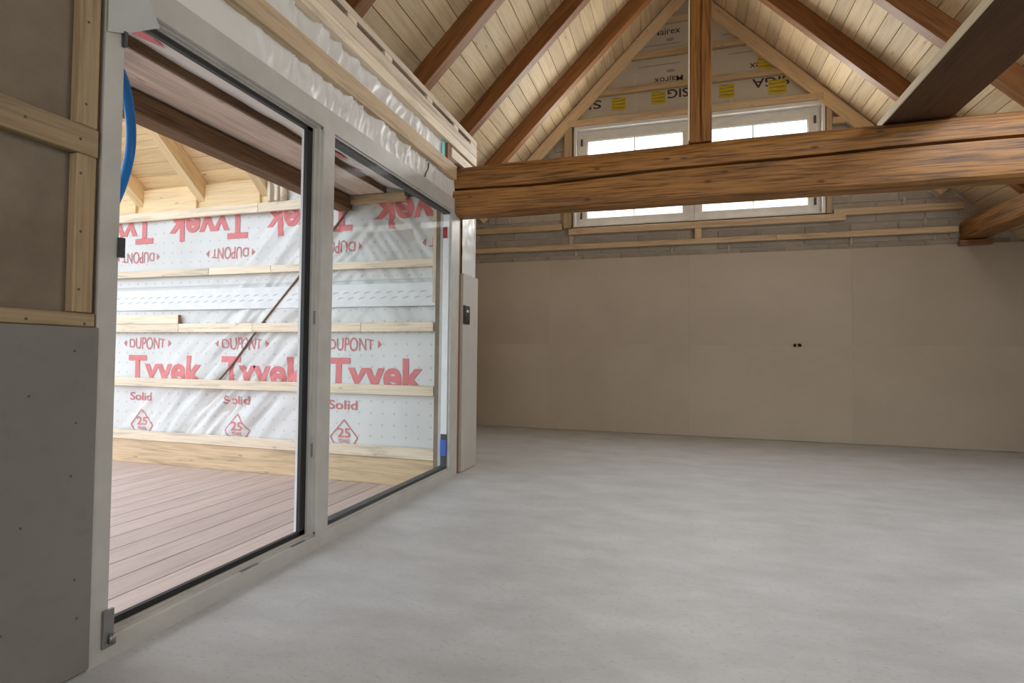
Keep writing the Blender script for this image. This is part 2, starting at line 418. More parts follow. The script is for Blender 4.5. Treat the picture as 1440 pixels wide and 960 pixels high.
# mortar beads, foam smears
def smear(x, z, w, h, seed):
    loops = []
    n = 14; pts = []
    for k in range(n):
        g = 2 * math.pi * k / n; q = 0.75 + 0.5 * noise.noise(Vector((seed, math.cos(g), math.sin(g))) * 1.7)
        pts.append((x + w * 0.5 * q * math.cos(g), z + h * 0.5 * q * math.sin(g)))
    v = [(px, 7.45, pz) for px, pz in pts] + [(x + (px - x) * 0.7, 7.440, z + (pz - z) * 0.7) for px, pz in pts]
    f = [[i, (i + 1) % n, n + (i + 1) % n, n + i] for i in range(n)] + [[n + i for i in range(n)]]
    return link('mortar_dab', mesh_from('mortar_dab', v, [list(reversed(q)) for q in f]), 'mortar', wall)
for (x, z, w, h) in ((-1.40, 2.60, 0.10, 0.30), (-1.33, 2.41, 0.07, 0.13), (2.0, 2.42, 0.05, 0.17), (0.63, 2.40, 0.05, 0.13), (-0.07, 2.40, 0.04, 0.12),
                     (2.76, 2.62, 0.06, 0.14), (2.55, 2.86, 0.07, 0.16), (1.95, 3.02, 0.22, 0.18), (2.9, 2.95, 0.30, 0.12), (3.06, 2.80, 0.25, 0.16),
                     (2.85, 2.42, 0.05, 0.11), (-1.9, 3.0, 0.14, 0.08), (-2.3, 2.92, 0.06, 0.14)):
    smear(x, z, w, h, x * 3.1 + z)
# film above the window
film = multi('membrane', [], 'grey_membrane', wall, polys=[([(-1.50, 4.245), (1.73, 4.245), (RX, RZ - 0.07)], 7.425, 7.468)])
YP = 7.4235
def rail(z0, z1, x0, x1, mat='spruce_dull', y0=7.375, y1=7.45, nails=True, joints=()):
    cuts = [x0] + list(joints) + [x1]
    for a, c in zip(cuts[:-1], cuts[1:]):
        bt = box('batten', a + 0.002, c - 0.002, y0, y1, z0, z1, mat, wall, 0.003, 0)
rail(4.155, 4.240, -1.46, 1.70, 'spruce', 7.37, 7.43)
rail(4.535, 4.615, -1.15, 1.37)
rail(4.970, 5.058, -0.72, 0.94)
rail(5.405, 5.483, -0.28, 0.51)
rail(2.665, 2.745, -1.43, 1.93, 'spruce', 7.37, 7.435)
rail(2.463, 2.530, -2.86, 3.06, 'spruce', 7.375, 7.435, joints=(1.17,))
rail(2.740, 2.815, -2.9, -1.52, 'spruce_dull')
rail(2.725, 2.802, 1.80, 3.12, 'spruce')
rail(3.845, 3.925, 1.79, 2.02, 'spruce')
rail(3.62, 3.70, -2.05, -1.52, 'spruce_dull')
box('batten', -1.50, WX0 - 0.03, 7.38, 7.44, 2.76, 4.15, 'spruce_dull', wall, 0.003, 2)
box('batten', WX1 + 0.01, WX1 + 0.075, 7.38, 7.44, 2.76, 4.15, 'spruce_dull', wall, 0.003, 2)
box('batten', 0.215, 0.300, 7.38, 7.44, 2.531, 2.664, 'spruce', wall, 0.003, 2)
for sx in (-1, 1):   # boards following the two roof edges
    n = Vector((-sx, 0, -1)).normalized()
    a = Vector((RX + sx * 0.07, 7.40, RZ - 0.07)) + n * 0.09; e = Vector((RX + sx * 2.9, 7.40, RZ - 2.9)) + n * 0.09
    timber('edge_board', a, e, 0.055, 0.15, 'ceiling_pine', wall, n)
# lettering on the film
print_text('printed_word', 'Majrex', -0.32, 0.03, 5.275, 0.085, YP, 'print_dark', wall, bold=0.005)
print_text('printed_word', 'Majrox', -0.30, 0.065, 4.705, 0.085, YP, 'print_dark', wall, True, 0.005)
print_text('printed_word', 'Majrex', 0.87, 1.25, 4.735, 0.085, YP, 'print_dark', wall, True, 0.005)
print_text('printed_word', 'SIG', -0.13, 0.14, 4.525, 0.115, YP, 'print_dark', wall, True, 0.014)
print_text('printed_word', 'SIGA', 0.90, 1.33, 4.525, 0.115, YP, 'print_dark', wall, True, 0.014)
print_text('printed_word', 'SI', -1.17, -1.0, 4.50, 0.115, YP, 'print_dark', wall, True, 0.014)
def emblem(x, z, s):
    loops = [[(x - s, z - s * 1.02), (x + s, z - s * 1.02), (x + s, z + s * 0.9), (x - s, z + s * 0.9)]]
    for k in range(4):
        zc = z + s * (0.78 - 0.52 * k); top, bot = [], []
        for i in range(9):
            u = -1 + i / 4; zz = zc - s * 0.18 * (1 - u * u) + s * 0.07 * math.sin(u * 3 + k)
            top.append((x + u * s * 1.12, zz + s * 0.17)); bot.append((x + u * s * 1.12, zz - s * 0.17))
        for i in range(8): loops.append([bot[i], bot[i + 1], top[i + 1], top[i]])
    o = flat_poly('emblem', loops[:1], YP - 0.0003, 'print_yellow_dark', wall)
    w_ = flat_poly('emblem_wave', loops[1:], YP - 0.0008, 'print_yellow', o)
for e in ((-0.765, 4.425, 0.085), (-0.245, 4.445, 0.085), (0.60, 4.425, 0.085), (1.19, 4.405, 0.095), (1.055, 4.735, 0.085)): emblem(*e)
for (x0, x1, z) in ((-0.42, 0.03, 5.14), (-0.5, 0.03, 4.87), (0.62, 1.0, 4.885), (0.55, 0.9, 5.15), (-0.16, 0.0, 5.50), (0.78, 0.88, 4.62)):
    flat_poly('printed_line', [[(x0, z), (x1, z), (x1, z + 0.012), (x0, z + 0.012)]], YP, 'print_grey', wall)
for (x, z) in ((-0.10, 5.20), (-0.09, 4.78)):
    flat_poly('printed_oval', [[(x + 0.055 * math.cos(k * 0.5236), z + 0.022 * math.sin(k * 0.5236)) for k in range(12)]], YP, 'print_grey', wall)
for (x, z0, z1) in ((-0.545, 4.245, 4.53), (-0.545, 4.62, 4.80), (0.66, 4.245, 4.32)):
    box('tape_strip', x - 0.03, x + 0.03, 7.418, 7.424, z0, z1, 'mortar', wall, 0, 2)

# ------------------------------------------------------------------ gable window
w1 = empty('window_1', (0.176, 7.43, WZ0)); struct(w1, 'wide white two-sash window high in the gable wall', 'window')
def ring(name, x0, x1, z0, z1, y0, y1, t, mat, parent, tb=None, tt=None):
    tb = t if tb is None else tb; tt = t if tt is None else tt
    return multi(name, [(x0, x0 + t, y0, y1, z0, z1), (x1 - t, x1, y0, y1, z0, z1), (x0 + t, x1 - t, y0, y1, z0, z0 + tb), (x0 + t, x1 - t, y0, y1, z1 - tt, z1)], mat, parent)
ring('casing', WX0, WX1, WZ0, WZ1, 7.385, 7.60, 0.03, 'frame_white', w1, 0.006, 0.045)
fr = ring('window_frame', WX0 + 0.03, WX1 - 0.03, WZ0 + 0.006, WZ1 - 0.045, 7.475, 7.56, 0.055, 'sash_paint', w1, 0.03, 0.055)
multi('mullion', [(0.16, 0.215, 7.475, 7.56, WZ0 + 0.036, WZ1 - 0.10)], 'sash_paint', w1)
for (x0, x1) in ((WX0 + 0.085, 0.16), (0.215, WX1 - 0.085)):
    sa = ring('sash', x0, x1, WZ0 + 0.036, WZ1 - 0.10, 7.46, 7.54, 0.085, 'sash_paint', w1, 0.085, 0.07)
    ring('glazing_bead', x0 + 0.085, x1 - 0.085, WZ0 + 0.121, WZ1 - 0.17, 7.472, 7.50, 0.012, 'frame_white', sa)
    pane = multi('pane', [(x0 + 0.08, x1 - 0.08, 7.505, 7.511, WZ0 + 0.115, WZ1 - 0.165)], 'glass', sa)
    xc = (x0 + x1) / 2
    multi('glazing_bar', [(xc - 0.007, xc + 0.007, 7.511, 7.522, WZ0 + 0.11, WZ1 - 0.16)], 'frame_white', sa)
    hx = x0 + 0.012 if x0 < 0 else x1 - 0.012
    for zz in (WZ0 + 0.12, WZ1 - 0.25): multi('hinge', [(hx - 0.012, hx + 0.012, 7.440, 7.462, zz, zz + 0.09)], 'gasket_grey', sa)

# ------------------------------------------------------------------ roof: boards and rafters
ceil = empty('ceiling', (RX, 2.0, RZ)); struct(ceil, 'pitched ceiling of pale pine boards under the rafters', 'ceiling')
YEND = 7.50
for sx, xend in ((-1, 3.07), (1, 3.62)):
    n = Vector((sx, 0, 1)).normalized()   # outward
    A = Vector((RX - sx * 0.13, 0, RZ + 0.13)) + n * 0.075; B = Vector((RX + sx * (xend + 0.1), 0, RZ - xend - 0.1)) + n * 0.075
    v = [A + Vector((0, YB, 0)), B + Vector((0, YB, 0)), B + Vector((0, 7.75, 0)), A + Vector((0, 7.75, 0))]
    v2 = [p + n * 0.12 for p in v]
    link('roof_deck', mesh_from('roof_deck', v + v2, [(0, 1, 2, 3), (7, 6, 5, 4), (0, 4, 5, 1), (1, 5, 6, 2), (2, 6, 7, 3), (3, 7, 4, 0)]), 'dark_backing', ceil)
    step = 0.1155; k = 0; d = 0.0
    while d < xend:
        d1 = min(d + step, xend)
        L = (d1 - d) * math.sqrt(2) - 0.004
        if L < 0.03: break
        c = Vector((RX + sx * (d + d1) / 2, 0, RZ - (d + d1) / 2)) + n * 0.0125
        cuts = [YB, random.uniform(-1.5, 1.5), YEND]
        for y0, y1 in zip(cuts[:-1], cuts[1:]):
            timber('ceiling_board', c + Vector((0, y0, 0)), c + Vector((0, y1 - 0.002, 0)), L, 0.025, 'ceiling_pine', ceil, n, 0.004)
        d = d1
def rafter(sx, y0, y1, xtop, xbot, label, group):
    n = Vector((sx, 0, 1)).normalized(); h = 0.172
    a = Vector((RX + sx * xtop, (y0 + y1) / 2, RZ - xtop)) - n * h / 2; e = Vector((RX + sx * xbot, (y0 + y1) / 2, RZ - xbot)) - n * h / 2
    o = timber('rafter', a, e, y1 - y0, h, 'rafter_brown', None, n, 0.006)
    tag(o, label, 'rafter', group)
LG, RG = 'rafters under the left roof slope', 'rafters under the right roof slope'
rafter(-1, 6.53, 6.64, 0.02, 3.03, 'dark brown left-slope rafter nearest the gable wall', LG)
rafter(-1, 5.47, 5.58, 0.02, 3.03, 'brown left-slope rafter, second from the gable wall', LG)
rafter(-1, 4.38, 4.50, 0.02, 3.03, 'brown left-slope rafter, third from the gable wall', LG)
rafter(-1, 3.27, 3.38, 0.02, 3.03, 'brown left-slope rafter at the top edge, above the wide timber rail', LG)
rafter(1, 6.35, 6.455, 0.02, 3.45, 'orange-brown right-slope rafter nearest the gable wall, running down behind the plank', RG)
rafter(1, 5.34, 5.45, 0.02, 3.45, 'orange-brown right-slope rafter in the upper right corner, crossed by the plank', RG)

# ------------------------------------------------------------------ old tie beam, king post, plank, wall plate
def beam_mesh():
    # front section outline (y, z) at beam start, counter-clockwise seen from +x ; crack as a notch
    xs = [-1.785 + i * 0.055 for i in range(int((XR + 1.785) / 0.055) + 1)]
    v, f = [], []
    for x in xs:
        t = (x + 1.785) / 5.4
        zt = 2.572 + 0.030 * math.sin(min(1, t * 1.3) * math.pi * 0.5) + 0.010 * noise.noise(Vector((x * 1.1, 3, 0)))
        zb = 2.163 - 0.004 * t + 0.008 * noise.noise(Vector((x * 1.3, 9, 0)))
        zc = 2.385 + 0.045 * t + 0.016 * noise.noise(Vector((x * 0.9, 5, 1))) - 0.03 * math.exp(-((x + 0.9) / 0.6) ** 2)
        cd = 0.020 + 0.045 * max(0, 0.5 + noise.noise(Vector((x * 1.6, 2, 7)))) + 0.012 * t
        wob = lambda s: 0.007 * noise.noise(Vector((x * 2.3, s, 4.4)))
        y0 = 4.19; y1 = 4.385
        sec = [(y0 + 0.018 + wob(0), zb), (y0 - 0.010 + wob(1), zb + 0.018), (y0 - 0.014 + wob(2), zb + 0.07), (y0 - 0.014 + wob(3), (zb + zc) / 2), (y0 - 0.010 + wob(4), zc - 0.016),
               (y0 + cd, zc - 0.007), (y0 + cd, zc + 0.004), (y0 + 0.006 + wob(5), zc + 0.012), (y0 + wob(6), (zt + zc) / 2), (y0 + 0.006 + wob(7), zt - 0.07), (y0 + 0.022 + wob(8), zt - 0.028), (y0 + 0.055, zt - 0.004),
               (y0 + 0.10, zt), (y1 - 0.04, zt - 0.003), (y1 - 0.008, zt - 0.03), (y1, zt - 0.12), (y1, zb + 0.06), (y1 - 0.02, zb)]
        v += [(x, y, z_) for y, z_ in sec]
    m_ = 18
    for i in range(len(xs) - 1):
        for k in range(m_):
            f.append((i * m_ + k, (i + 1) * m_ + k, (i + 1) * m_ + (k + 1) % m_, i * m_ + (k + 1) % m_))
    f.append(tuple(range(m_))); f.append(tuple(reversed(range((len(xs) - 1) * m_, len(xs) * m_))))
    me = mesh_from('tie_beam', v, f)
    bm = bmesh.new(); bm.from_mesh(me); bmesh.ops.recalc_face_normals(bm, faces=list(bm.faces)); bm.to_mesh(me); bm.free()
    return me
tb = link('tie_beam', beam_mesh(), 'old_beam', None, None, True)
tb.data.materials.append(M['crack_shade'])  # crack floor coloured dark for the shade inside it
for i_, p_ in enumerate(tb.data.polygons):
    if i_ < (len(tb.data.polygons) - 2) and i_ % 18 in (5,): p_.material_index = 1
tb.data.set_sharp_from_angle(angle=math.radians(32))
tag(tb, 'massive old hewn tie beam with a long crack crossing the room', 'beam')
kp = empty('king_post', (0.162, 4.29, 2.585)); tag(kp, 'brown upright king post standing on the tie beam', 'post')
def post_mesh():
    v, f = [], []; zs = [2.585 + i * 0.12 for i in range(28)]
    for z in zs:
        q = 0.0035 * noise.noise(Vector((1.7, 2.2, z * 2.5))); xc = 0.162 + 0.01 * noise.noise(Vector((3, z * 0.8, 1)))
        sec = [(0.092, 4.205), (0.084, 4.213), (0.084, 4.372), (0.240, 4.372), (0.240, 4.212), (0.233, 4.205 + q), (xc + 0.012, 4.205), (xc + 0.004, 4.213 + abs(q) * 2), (xc - 0.002, 4.213 + abs(q) * 2), (xc - 0.009, 4.205)]
        v += [(x, y, z) for x, y in sec]
    m_ = 10
    for i in range(len(zs) - 1):
        for k in range(m_): f.append((i * m_ + k, i * m_ + (k + 1) % m_, (i + 1) * m_ + (k + 1) % m_, (i + 1) * m_ + k))
    f.append(tuple(range(m_))); f.append(tuple(range((len(zs) - 1) * m_, len(zs) * m_)))
    # local X must run up the post for the grain
    mw = Matrix(((0, 0, 1, 0.162), (0, 1, 0, 4.29), (1, 0, 0, 2.585), (0, 0, 0, 1))); inv = mw.inverted()
    me = mesh_from('shaft', [inv @ Vector(p) for p in v], f)
    bm = bmesh.new(); bm.from_mesh(me); bmesh.ops.recalc_face_normals(bm, faces=list(bm.faces)); bm.to_mesh(me); bm.free()
    return me, mw
me, mw = post_mesh()
link('shaft', me, 'post_brown', kp, mw)
o = box('lit_side', 0.076, 0.0838, 4.207, 4.37, 2.60, 3.66, 'pale_lit', kp, 0.001, 2); o['label'] = 'pale left side, light painted in'  # thin slab carrying the painted bright light of the post's left face
# plank lying on the tie beam towards the camera
pk = empty('plank', (1.53, 4.18, 2.6)); tag(pk, 'wide dark plank laid across the tie beam, pale along its left edge', 'plank')
box('plank_body', 1.346, 1.735, 0.6, 4.36, 2.603, 2.650, 'dark_plank', pk, 0.004, 1)
o = box('lit_edge', 1.336, 1.3455, 0.6, 4.36, 2.602, 2.652, 'pale_lit', pk, 0.001, 1); o['label'] = 'pale edge, light painted in'  # thin slab carrying the painted bright light of the plank's left face
wp = box('wall_plate', 3.09, 3.32, 2.2, 7.44, 2.372, 2.575, 'old_beam', None, 0.012, 1)
tag(wp, 'rough brown wall plate under the right roof slope, running into the gable wall', 'beam')
nb = box('batten_stub', 3.05, 3.36, 7.33, 7.40, 2.30, 2.36, 'brown_stud', wall, 0.004, 0)

# ------------------------------------------------------------------ right, back, alcove walls
struct(multi('wall_right', [(XR, XR + 0.2, YB, 7.7, -0.1, 2.42)], 'plasterboard'), 'low knee wall along the right side of the room', 'wall')
wb = multi('wall_back', [(-3.1, -1.1, YB - 0.2, YB, -0.1, 2.9), (2.3, XR + 0.1, YB - 0.2, YB, -0.1, 2.4), (-1.1, 2.3, YB - 0.2, YB, -0.1, 0.75), (-1.1, 2.3, YB - 0.2, YB, 2.75, 3.4)], 'white_wall',
           polys=[([(-3.1, 2.9), (-1.1, 2.9), (-1.1, 3.4), (2.3, 3.4), (2.3, 2.4), (3.8, 2.4), (RX, RZ + 0.1)], YB - 0.2, YB)])
struct(wb, 'back gable wall behind the camera with one large added window', 'wall')
w2 = empty('window_2_added', (0.6, YB, 0.75)); struct(w2, 'large added window in the back wall behind the camera', 'window')  # invented window out of view, put in to let more light in
ring('window_frame', -1.1, 2.3, 0.75, 2.75, YB - 0.12, YB - 0.04, 0.07, 'frame_white', w2)  # frame of the added window, as are its mullion and pane
multi('mullion', [(0.56, 0.64, YB - 0.12, YB - 0.04, 0.82, 2.68)], 'frame_white', w2)
multi('pane', [(-1.04, 2.24, YB - 0.085, YB - 0.079, 0.81, 2.69)], 'glass', w2)
struct(multi('wall_alcove', [(-3.1, -2.93, 4.72, 7.47, -0.1, 2.9)], 'plasterboard'), 'knee wall of the alcove beside the glazed wall', 'wall')

# ------------------------------------------------------------------ glazed wall on the left
wl = multi('wall_left', [(-1.98, -1.803, YB, 1.285, -0.1, 2.93), (-1.98, -1.83, 1.285, 4.72, 2.285, 2.93), (-1.98, -1.83, 4.292, 4.72, -0.1, 2.285)], 'cement_board')
struct(wl, 'timber framed left wall holding the glazed door front', 'wall')
for (y0, y1) in ((-3.5, -1.25), (-1.248, 1.292)):
    box('gypsum_board', -1.802, -1.762, y0, y1, 0.004, 1.074, 'gypsum_grey', wl, 0.002, 1)
for (x, y, z) in ((0, 0.93, 1.02), (0, 1.22, 1.0), (0, 1.10, 0.87), (0, 1.23, 0.78), (0, 1.22, 0.62), (0, 1.09, 0.50), (0, 1.24, 0.30), (0, 1.25, 0.18), (0, 1.00, 0.60), (0, 1.05, 0.22)):
    screw(-1.7625, y, z, 0.0045, wl)
box('batten', -1.802, -1.768, YB, 1.283, 1.0755, 1.118, 'spruce_shaded', wl, 0.003, 1)
box('batten', -1.802, -1.768, 1.213, 1.273, 1.120, 1.612, 'spruce_shaded', wl, 0.003, 2)
box('batten', -1.802, -1.766, YB, 1.276, 1.613, 1.702, 'spruce_shaded', wl, 0.003, 1)
box('batten', -1.802, -1.768, 1.211, 1.273, 1.703, 2.42, 'spruce_shaded', wl, 0.003, 2)
for (y, z) in ((1.235, 2.03), (1.235, 1.77), (1.22, 1.655), (1.07, 1.66), (1.225, 1.55), (1.23, 1.37), (1.23, 1.19), (1.09, 1.09), (1.25, 1.085)):
    screw(-1.7675 if z < 1.6 or z > 1.71 else -1.7655, y, z, 0.0045, wl)
# rails above the glazing
lr = box('rail', -1.79, -1.742, YB, 4.16, 2.445, 2.556, 'spruce', wl, 0.003, 1)
box('rail', -1.79, -1.735, YB, 4.60, 2.695, 2.771, 'spruce_pale', wl, 0.003, 1)
box('rail', -1.79, -1.735, YB, 4.60, 2.772, 2.848, 'spruce_pale', wl, 0.003, 1)
box('rail', -1.81, -1.735, YB, 4.605, 2.880, 2.925, 'spruce_pale', wl, 0.003, 1)
for y in (-1.5, -0.3, 0.9, 1.95, 2.62, 3.02, 3.62, 4.12, 4.52):
    box('spacer_block', -1.80, -1.737, y - 0.045 if y < 4.5 else 4.45, y + 0.045 if y < 4.5 else 4.60, 2.8485, 2.8795, 'spruce_pale', wl, 0.001, 1)
box('rail', -1.79, -1.745, 4.06, 4.56, 2.600, 2.680, 'spruce_pale', wl, 0.003, 1)
box('spacer_block', -1.80, -1.755, 4.00, 4.055, 2.557, 2.694, 'brown_stud', wl, 0.002, 2)
# wrinkled vapour film between head frame and rails
def wrinkle(s, t):
    y = 1.2 + 3.0 * s
    a = min(1, max(0, (y - 1.6) / 0.8)) * (1 if y < 3.4 else max(0.25, 1 - (y - 3.4) * 1.5))
    ph = y * 8.5 + 0.9 * noise.noise(Vector((y * 2, t * 2.5, 8))) + t * 0.8
    pl = (1 - min(1, abs(noise.noise(Vector((ph, t * 0.9, 0.3)))) * 3.2)) ** 2
    pl2 = (1 - min(1, abs(noise.noise(Vector((ph * 2.3 - t * 2, t * 1.6, 4.1)))) * 3.0)) ** 2
    w = 0.026 * pl + 0.013 * pl2 + 0.012 * noise.noise(Vector((y * 5, t * 2, 6)))
    return max(-0.030, a * w * (0.25 + 0.75 * min(1, 6 * t)) + 0.004)
fm = sheet('vapour_film', (-1.790, 1.2, 2.285), (0, 3.0, 0), (0, 0, 0.46), 220, 26, wrinkle, (1, 0, 0), 'vapour_fleece', wl)
tp = flat_tp = box('tape_strip', -1.785, -1.772, 3.93, 3.985, 2.58, 2.69, 'teal_tape', wl, 0, 2)
mk = tube('seam_mark', [(-1.776, 3.70, 2.43), (-1.775, 3.685, 2.38), (-1.776, 3.655, 2.345), (-1.777, 3.64, 2.31)], 0.004, 'gasket_grey', wl)
# bare stud, foil and end board right of the door
box('stud', -1.829, -1.783, 4.292, 4.373, 0.004, 2.284, 'brown_stud', wl, 0.002, 2)
box('end_board', -1.829, -1.757, 4.374, 4.735, 0.004, 1.705, 'gypsum_light', wl, 0.003, 2)
sheet('foil_sheet', (-1.772, 4.372, 1.69), (0, 0.30, 0), (0, 0, 0.60), 24, 40, lambda s, t: 0.004 * noise.noise(Vector((s * 5, t * 7, 1))) , (1, 0, 0), 'foil', wl)
box('trim_strip', -1.80, -1.770, 4.668, 4.69, 1.71, 2.28, 'fleece', wl, 0.001, 2)

# light switch on the end board
sw = empty('light_switch', (-1.755, 4.44, 1.35)); tag(sw, 'black switch plate on the narrow gypsum board right of the glass', 'switch')
box('cover_plate', -1.756, -1.747, 4.372, 4.512, 1.270, 1.430, 'black_plastic', sw, 0.004, 2)
box('rocker', -1.747, -1.742, 4.392, 4.492, 1.290, 1.345, 'black_plastic', sw, 0.002, 1)
r_ = box('socket_insert', -1.747, -1.743, 4.392, 4.492, 1.352, 1.412, 'gasket_grey', sw, 0.002, 1)
o = box('indicator', -1.743, -1.740, 4.42, 4.465, 1.372, 1.392, 'white_plastic', sw, 0.001, 1); o['label'] = 'white indicator'

# ------------------------------------------------------------------ door front: frame, mullion, seals, fixed glass
d1 = empty('door_1', (XF, 2.8, 0.0)); struct(d1, 'tall white glazed terrace door front, left opening without its leaf', 'door')
Y0, Y1, ZT = 1.287, 4.290, 2.292     # outer size
ML, MR = 2.425, 2.520                # mullion face
XO = -1.865                           # outer face of the frame
# stepped frame for the left (leafless) opening, plain for the fixed glass
multi('frame_jamb', [(XO, XF, Y0, Y0 + 0.062, 0.0, ZT), (XO, -1.80, Y0 + 0.062, Y0 + 0.078, 0, ZT)], 'frame_paint', d1)
multi('frame_jamb', [(XO, XF, 4.125, Y1, 0.0, ZT)], 'frame_paint', d1)
multi('frame_sill', [(XO, XF, Y0 + 0.062, ML, 0.0, 0.067), (XO, -1.786, Y0 + 0.062, ML, 0.067, 0.075), (XO, -1.803, Y0 + 0.062, ML, 0.075, 0.083), (XO, XF, ML, 4.125, 0.0, 0.074), (XO, -1.775, ML, 4.125, 0.074, 0.086)], 'frame_paint', d1)
multi('frame_head', [(XO, XF, Y0 + 0.062, 4.125, 2.182, ZT), (XO, -1.786, Y0 + 0.062, ML, 2.173, 2.182), (XO, -1.803, Y0 + 0.062, ML, 2.166, 2.173), (XO, -1.775, ML, 4.125, 2.170, 2.182)], 'frame_paint', d1)
multi('mullion', [(XO, XF, ML, MR, 0.074, 2.182), (XO, -1.783, ML - 0.014, ML, 0.067, 2.182), (XO, -1.800, ML - 0.030, ML - 0.014, 0.075, 2.173)], 'frame_paint', d1)
# black seal round the left opening
multi('rubber_seal', [(-1.832, -1.812, Y0 + 0.066, ML - 0.022, 0.083, 0.106), (-1.832, -1.812, Y0 + 0.066, ML - 0.022, 2.147, 2.172), (-1.832, -1.812, ML - 0.072, ML - 0.022, 0.083, 2.172)], 'rubber', d1)
multi('outer_stop', [(-1.85, -1.836, Y0 + 0.066, ML - 0.03, 0.083, 0.0975), (-1.85, -1.836, Y0 + 0.066, ML - 0.03, 2.160, 2.182), (-1.85, -1.836, ML - 0.066, ML - 0.03, 0.083, 2.172)], 'spacer_white', d1)
# fixed pane with spacer
px_ = multi('fixed_pane', [(-1.782, -1.776, MR - 0.01, 4.135, 0.08, 2.178), (-1.842, -1.836, MR - 0.01, 4.135, 0.08, 2.178)], 'glass', d1)
px_.name = 'pane'
multi('spacer_bar', [(-1.835, -1.784, 4.112, 4.1245, 0.36, 2.15)], 'spacer_white', d1)
multi('glazing_gasket', [(-1.835, -1.784, MR, 4.1245, 0.0865, 0.106), (-1.835, -1.784, MR, 4.1245, 2.152, 2.1695), (-1.835, -1.784, 4.114, 4.1245, 0.106, 0.36)], 'gasket_grey', d1)
o = multi('glazing_packer', [(-1.835, -1.784, 4.106, 4.1135, 0.185, 0.315)], 'packer_blue', d1); o['label'] = 'blue glazing packer'
o = multi('label_tag', [(-1.835, -1.80, 4.106, 4.1115, 1.955, 2.045)], 'red_label', d1); o['label'] = 'dark red label'
# hinge parts left on the frame
hg = multi('hinge_bracket', [(-1.766, -1.755, 1.330, 1.364, 0.045, 0.165)], 'steel', d1)
tube('hinge_pin', [(-1.748, 1.354, 0.055), (-1.748, 1.354, 0.085)], 0.010, 'steel', hg)
multi('hinge_knuckle', [(-1.766, -1.752, 1.345, 1.362, 1.31, 1.375)], 'gasket_grey', d1)
multi('hinge_knuckle', [(-1.766, -1.752, 1.340, 1.350, 2.01, 2.06)], 'gasket_grey', d1)
for (y, z) in ((2.30, 0.066), (1.98, 0.066)):
    multi('strike_plate', [(-1.784, -1.770, y - 0.05, y + 0.05, z + 0.001, z + 0.003)], 'steel', d1)
for z in (1.18, 0.50): multi('strike_plate', [(-1.797, -1.785, ML - 0.016, ML - 0.0142, z - 0.03, z + 0.04)], 'steel', d1)
# strip of fleece tape over the upper left frame corner
v = [(-1.757, 1.288, 2.03), (-1.757, 1.346, 2.056), (-1.757, 1.469, 2.146), (-1.757, 1.425, 2.225), (-1.757, 1.36, 2.42), (-1.757, 1.288, 2.42)]
v2 = [(-1.761, y, z) for _, y, z in v]
k = len(v)
o = link('corner_tape', mesh_from('corner_tape', v + v2, [list(range(k)), [k + i for i in reversed(range(k))]] + [[i, k + i, k + (i + 1) % k, (i + 1) % k] for i in range(k)]), 'tape_grey', d1)
o['label'] = 'pale fleece tape over the frame corner'

# cable ends in the far wall
cb = empty('cable_outlet', (1.40, 7.4, 1.172)); tag(cb, 'two dark cable ends poking out of the far wall', 'cable')
for dx in (-0.022, 0.024):
    tube('cable_end', [(1.40 + dx, 7.41, 1.172), (1.40 + dx * 1.1, 7.385, 1.170), (1.40 + dx * 1.3, 7.37, 1.160)], 0.018, 'hole_dark', cb, 8)

# ------------------------------------------------------------------ terrace outside
ZD = -0.155
dk = multi('floor_terrace', [(-7.6, -1.90, -4.0, 4.41, ZD - 0.25, ZD - 0.03)], 'dark_backing')
struct(dk, 'terrace floor of greyish pink decking boards', 'deck')
x = -1.905; 
while x > -7.5:
    wdt = 0.208
    box('deck_board', x - wdt + 0.006, x, -4.0, 4.40, ZD - 0.03, ZD, 'deck_board', dk, 0.003, 1)
    x -= wdt
YT = 4.40
wt = multi('wall_terrace', [(-7.6, -1.985, 4.44, 4.72, -0.4, 2.85)], 'white_wall')
struct(wt, 'terrace end wall wrapped in white printed film behind battens', 'wall')
def folds(s, t):
    x = -7.5 + 5.52 * s; z = ZD + 2.75 * t
    r = 0.010 * noise.noise(Vector((x * 1.5, z * 1.5, 0)))
    dgl = (x * 0.72 + z * -0.70)           # folds running up to the right
    zone = math.exp(-((x + 4.1 - (z - 0.9) * 0.75) / 0.75) ** 2)
    r += zone * (0.022 * noise.noise(Vector((dgl * 9, (x + z) * 1.2, 2))) + 0.014 * noise.noise(Vector((dgl * 22, (x + z) * 2.0, 5))))
    zone2 = math.exp(-((x + 2.45) / 0.5) ** 2) * max(0, min(1, (z - 1.2) / 0.3))
    d2 = (x * 0.75 + z * 0.6)
    r += zone2 * (0.018 * noise.noise(Vector((d2 * 9, (x - z) * 1.0, 7))) + 0.010 * noise.noise(Vector((d2 * 20, (x - z) * 1.5, 3))))
    return -max(-0.003, 1.9 * r + 0.010)
sheet('wrap_film', (-7.5, YT + 0.004, ZD), (5.52, 0, 0), (0, 0, 2.68), 260, 120, lambda s, t: folds(s, t), (0, -1, 0), 'house_wrap', wt)
def on_film(x, z):
    a = (x + 7.5) / 5.52; b_ = (z - ZD) / 2.68
    g = lambda i, j: folds(i / 260, j / 120)
    u, w = a * 260, b_ * 120; i, j = math.floor(u), math.floor(w); u -= i; w -= j
    d = (g(i, j) * (1 - u) + g(i + 1, j) * u) * (1 - w) + (g(i, j + 1) * (1 - u) + g(i + 1, j + 1) * u) * w
    return YT + 0.004 - d - 0.0045
YW = YT - 0.0015
DX = 1.225
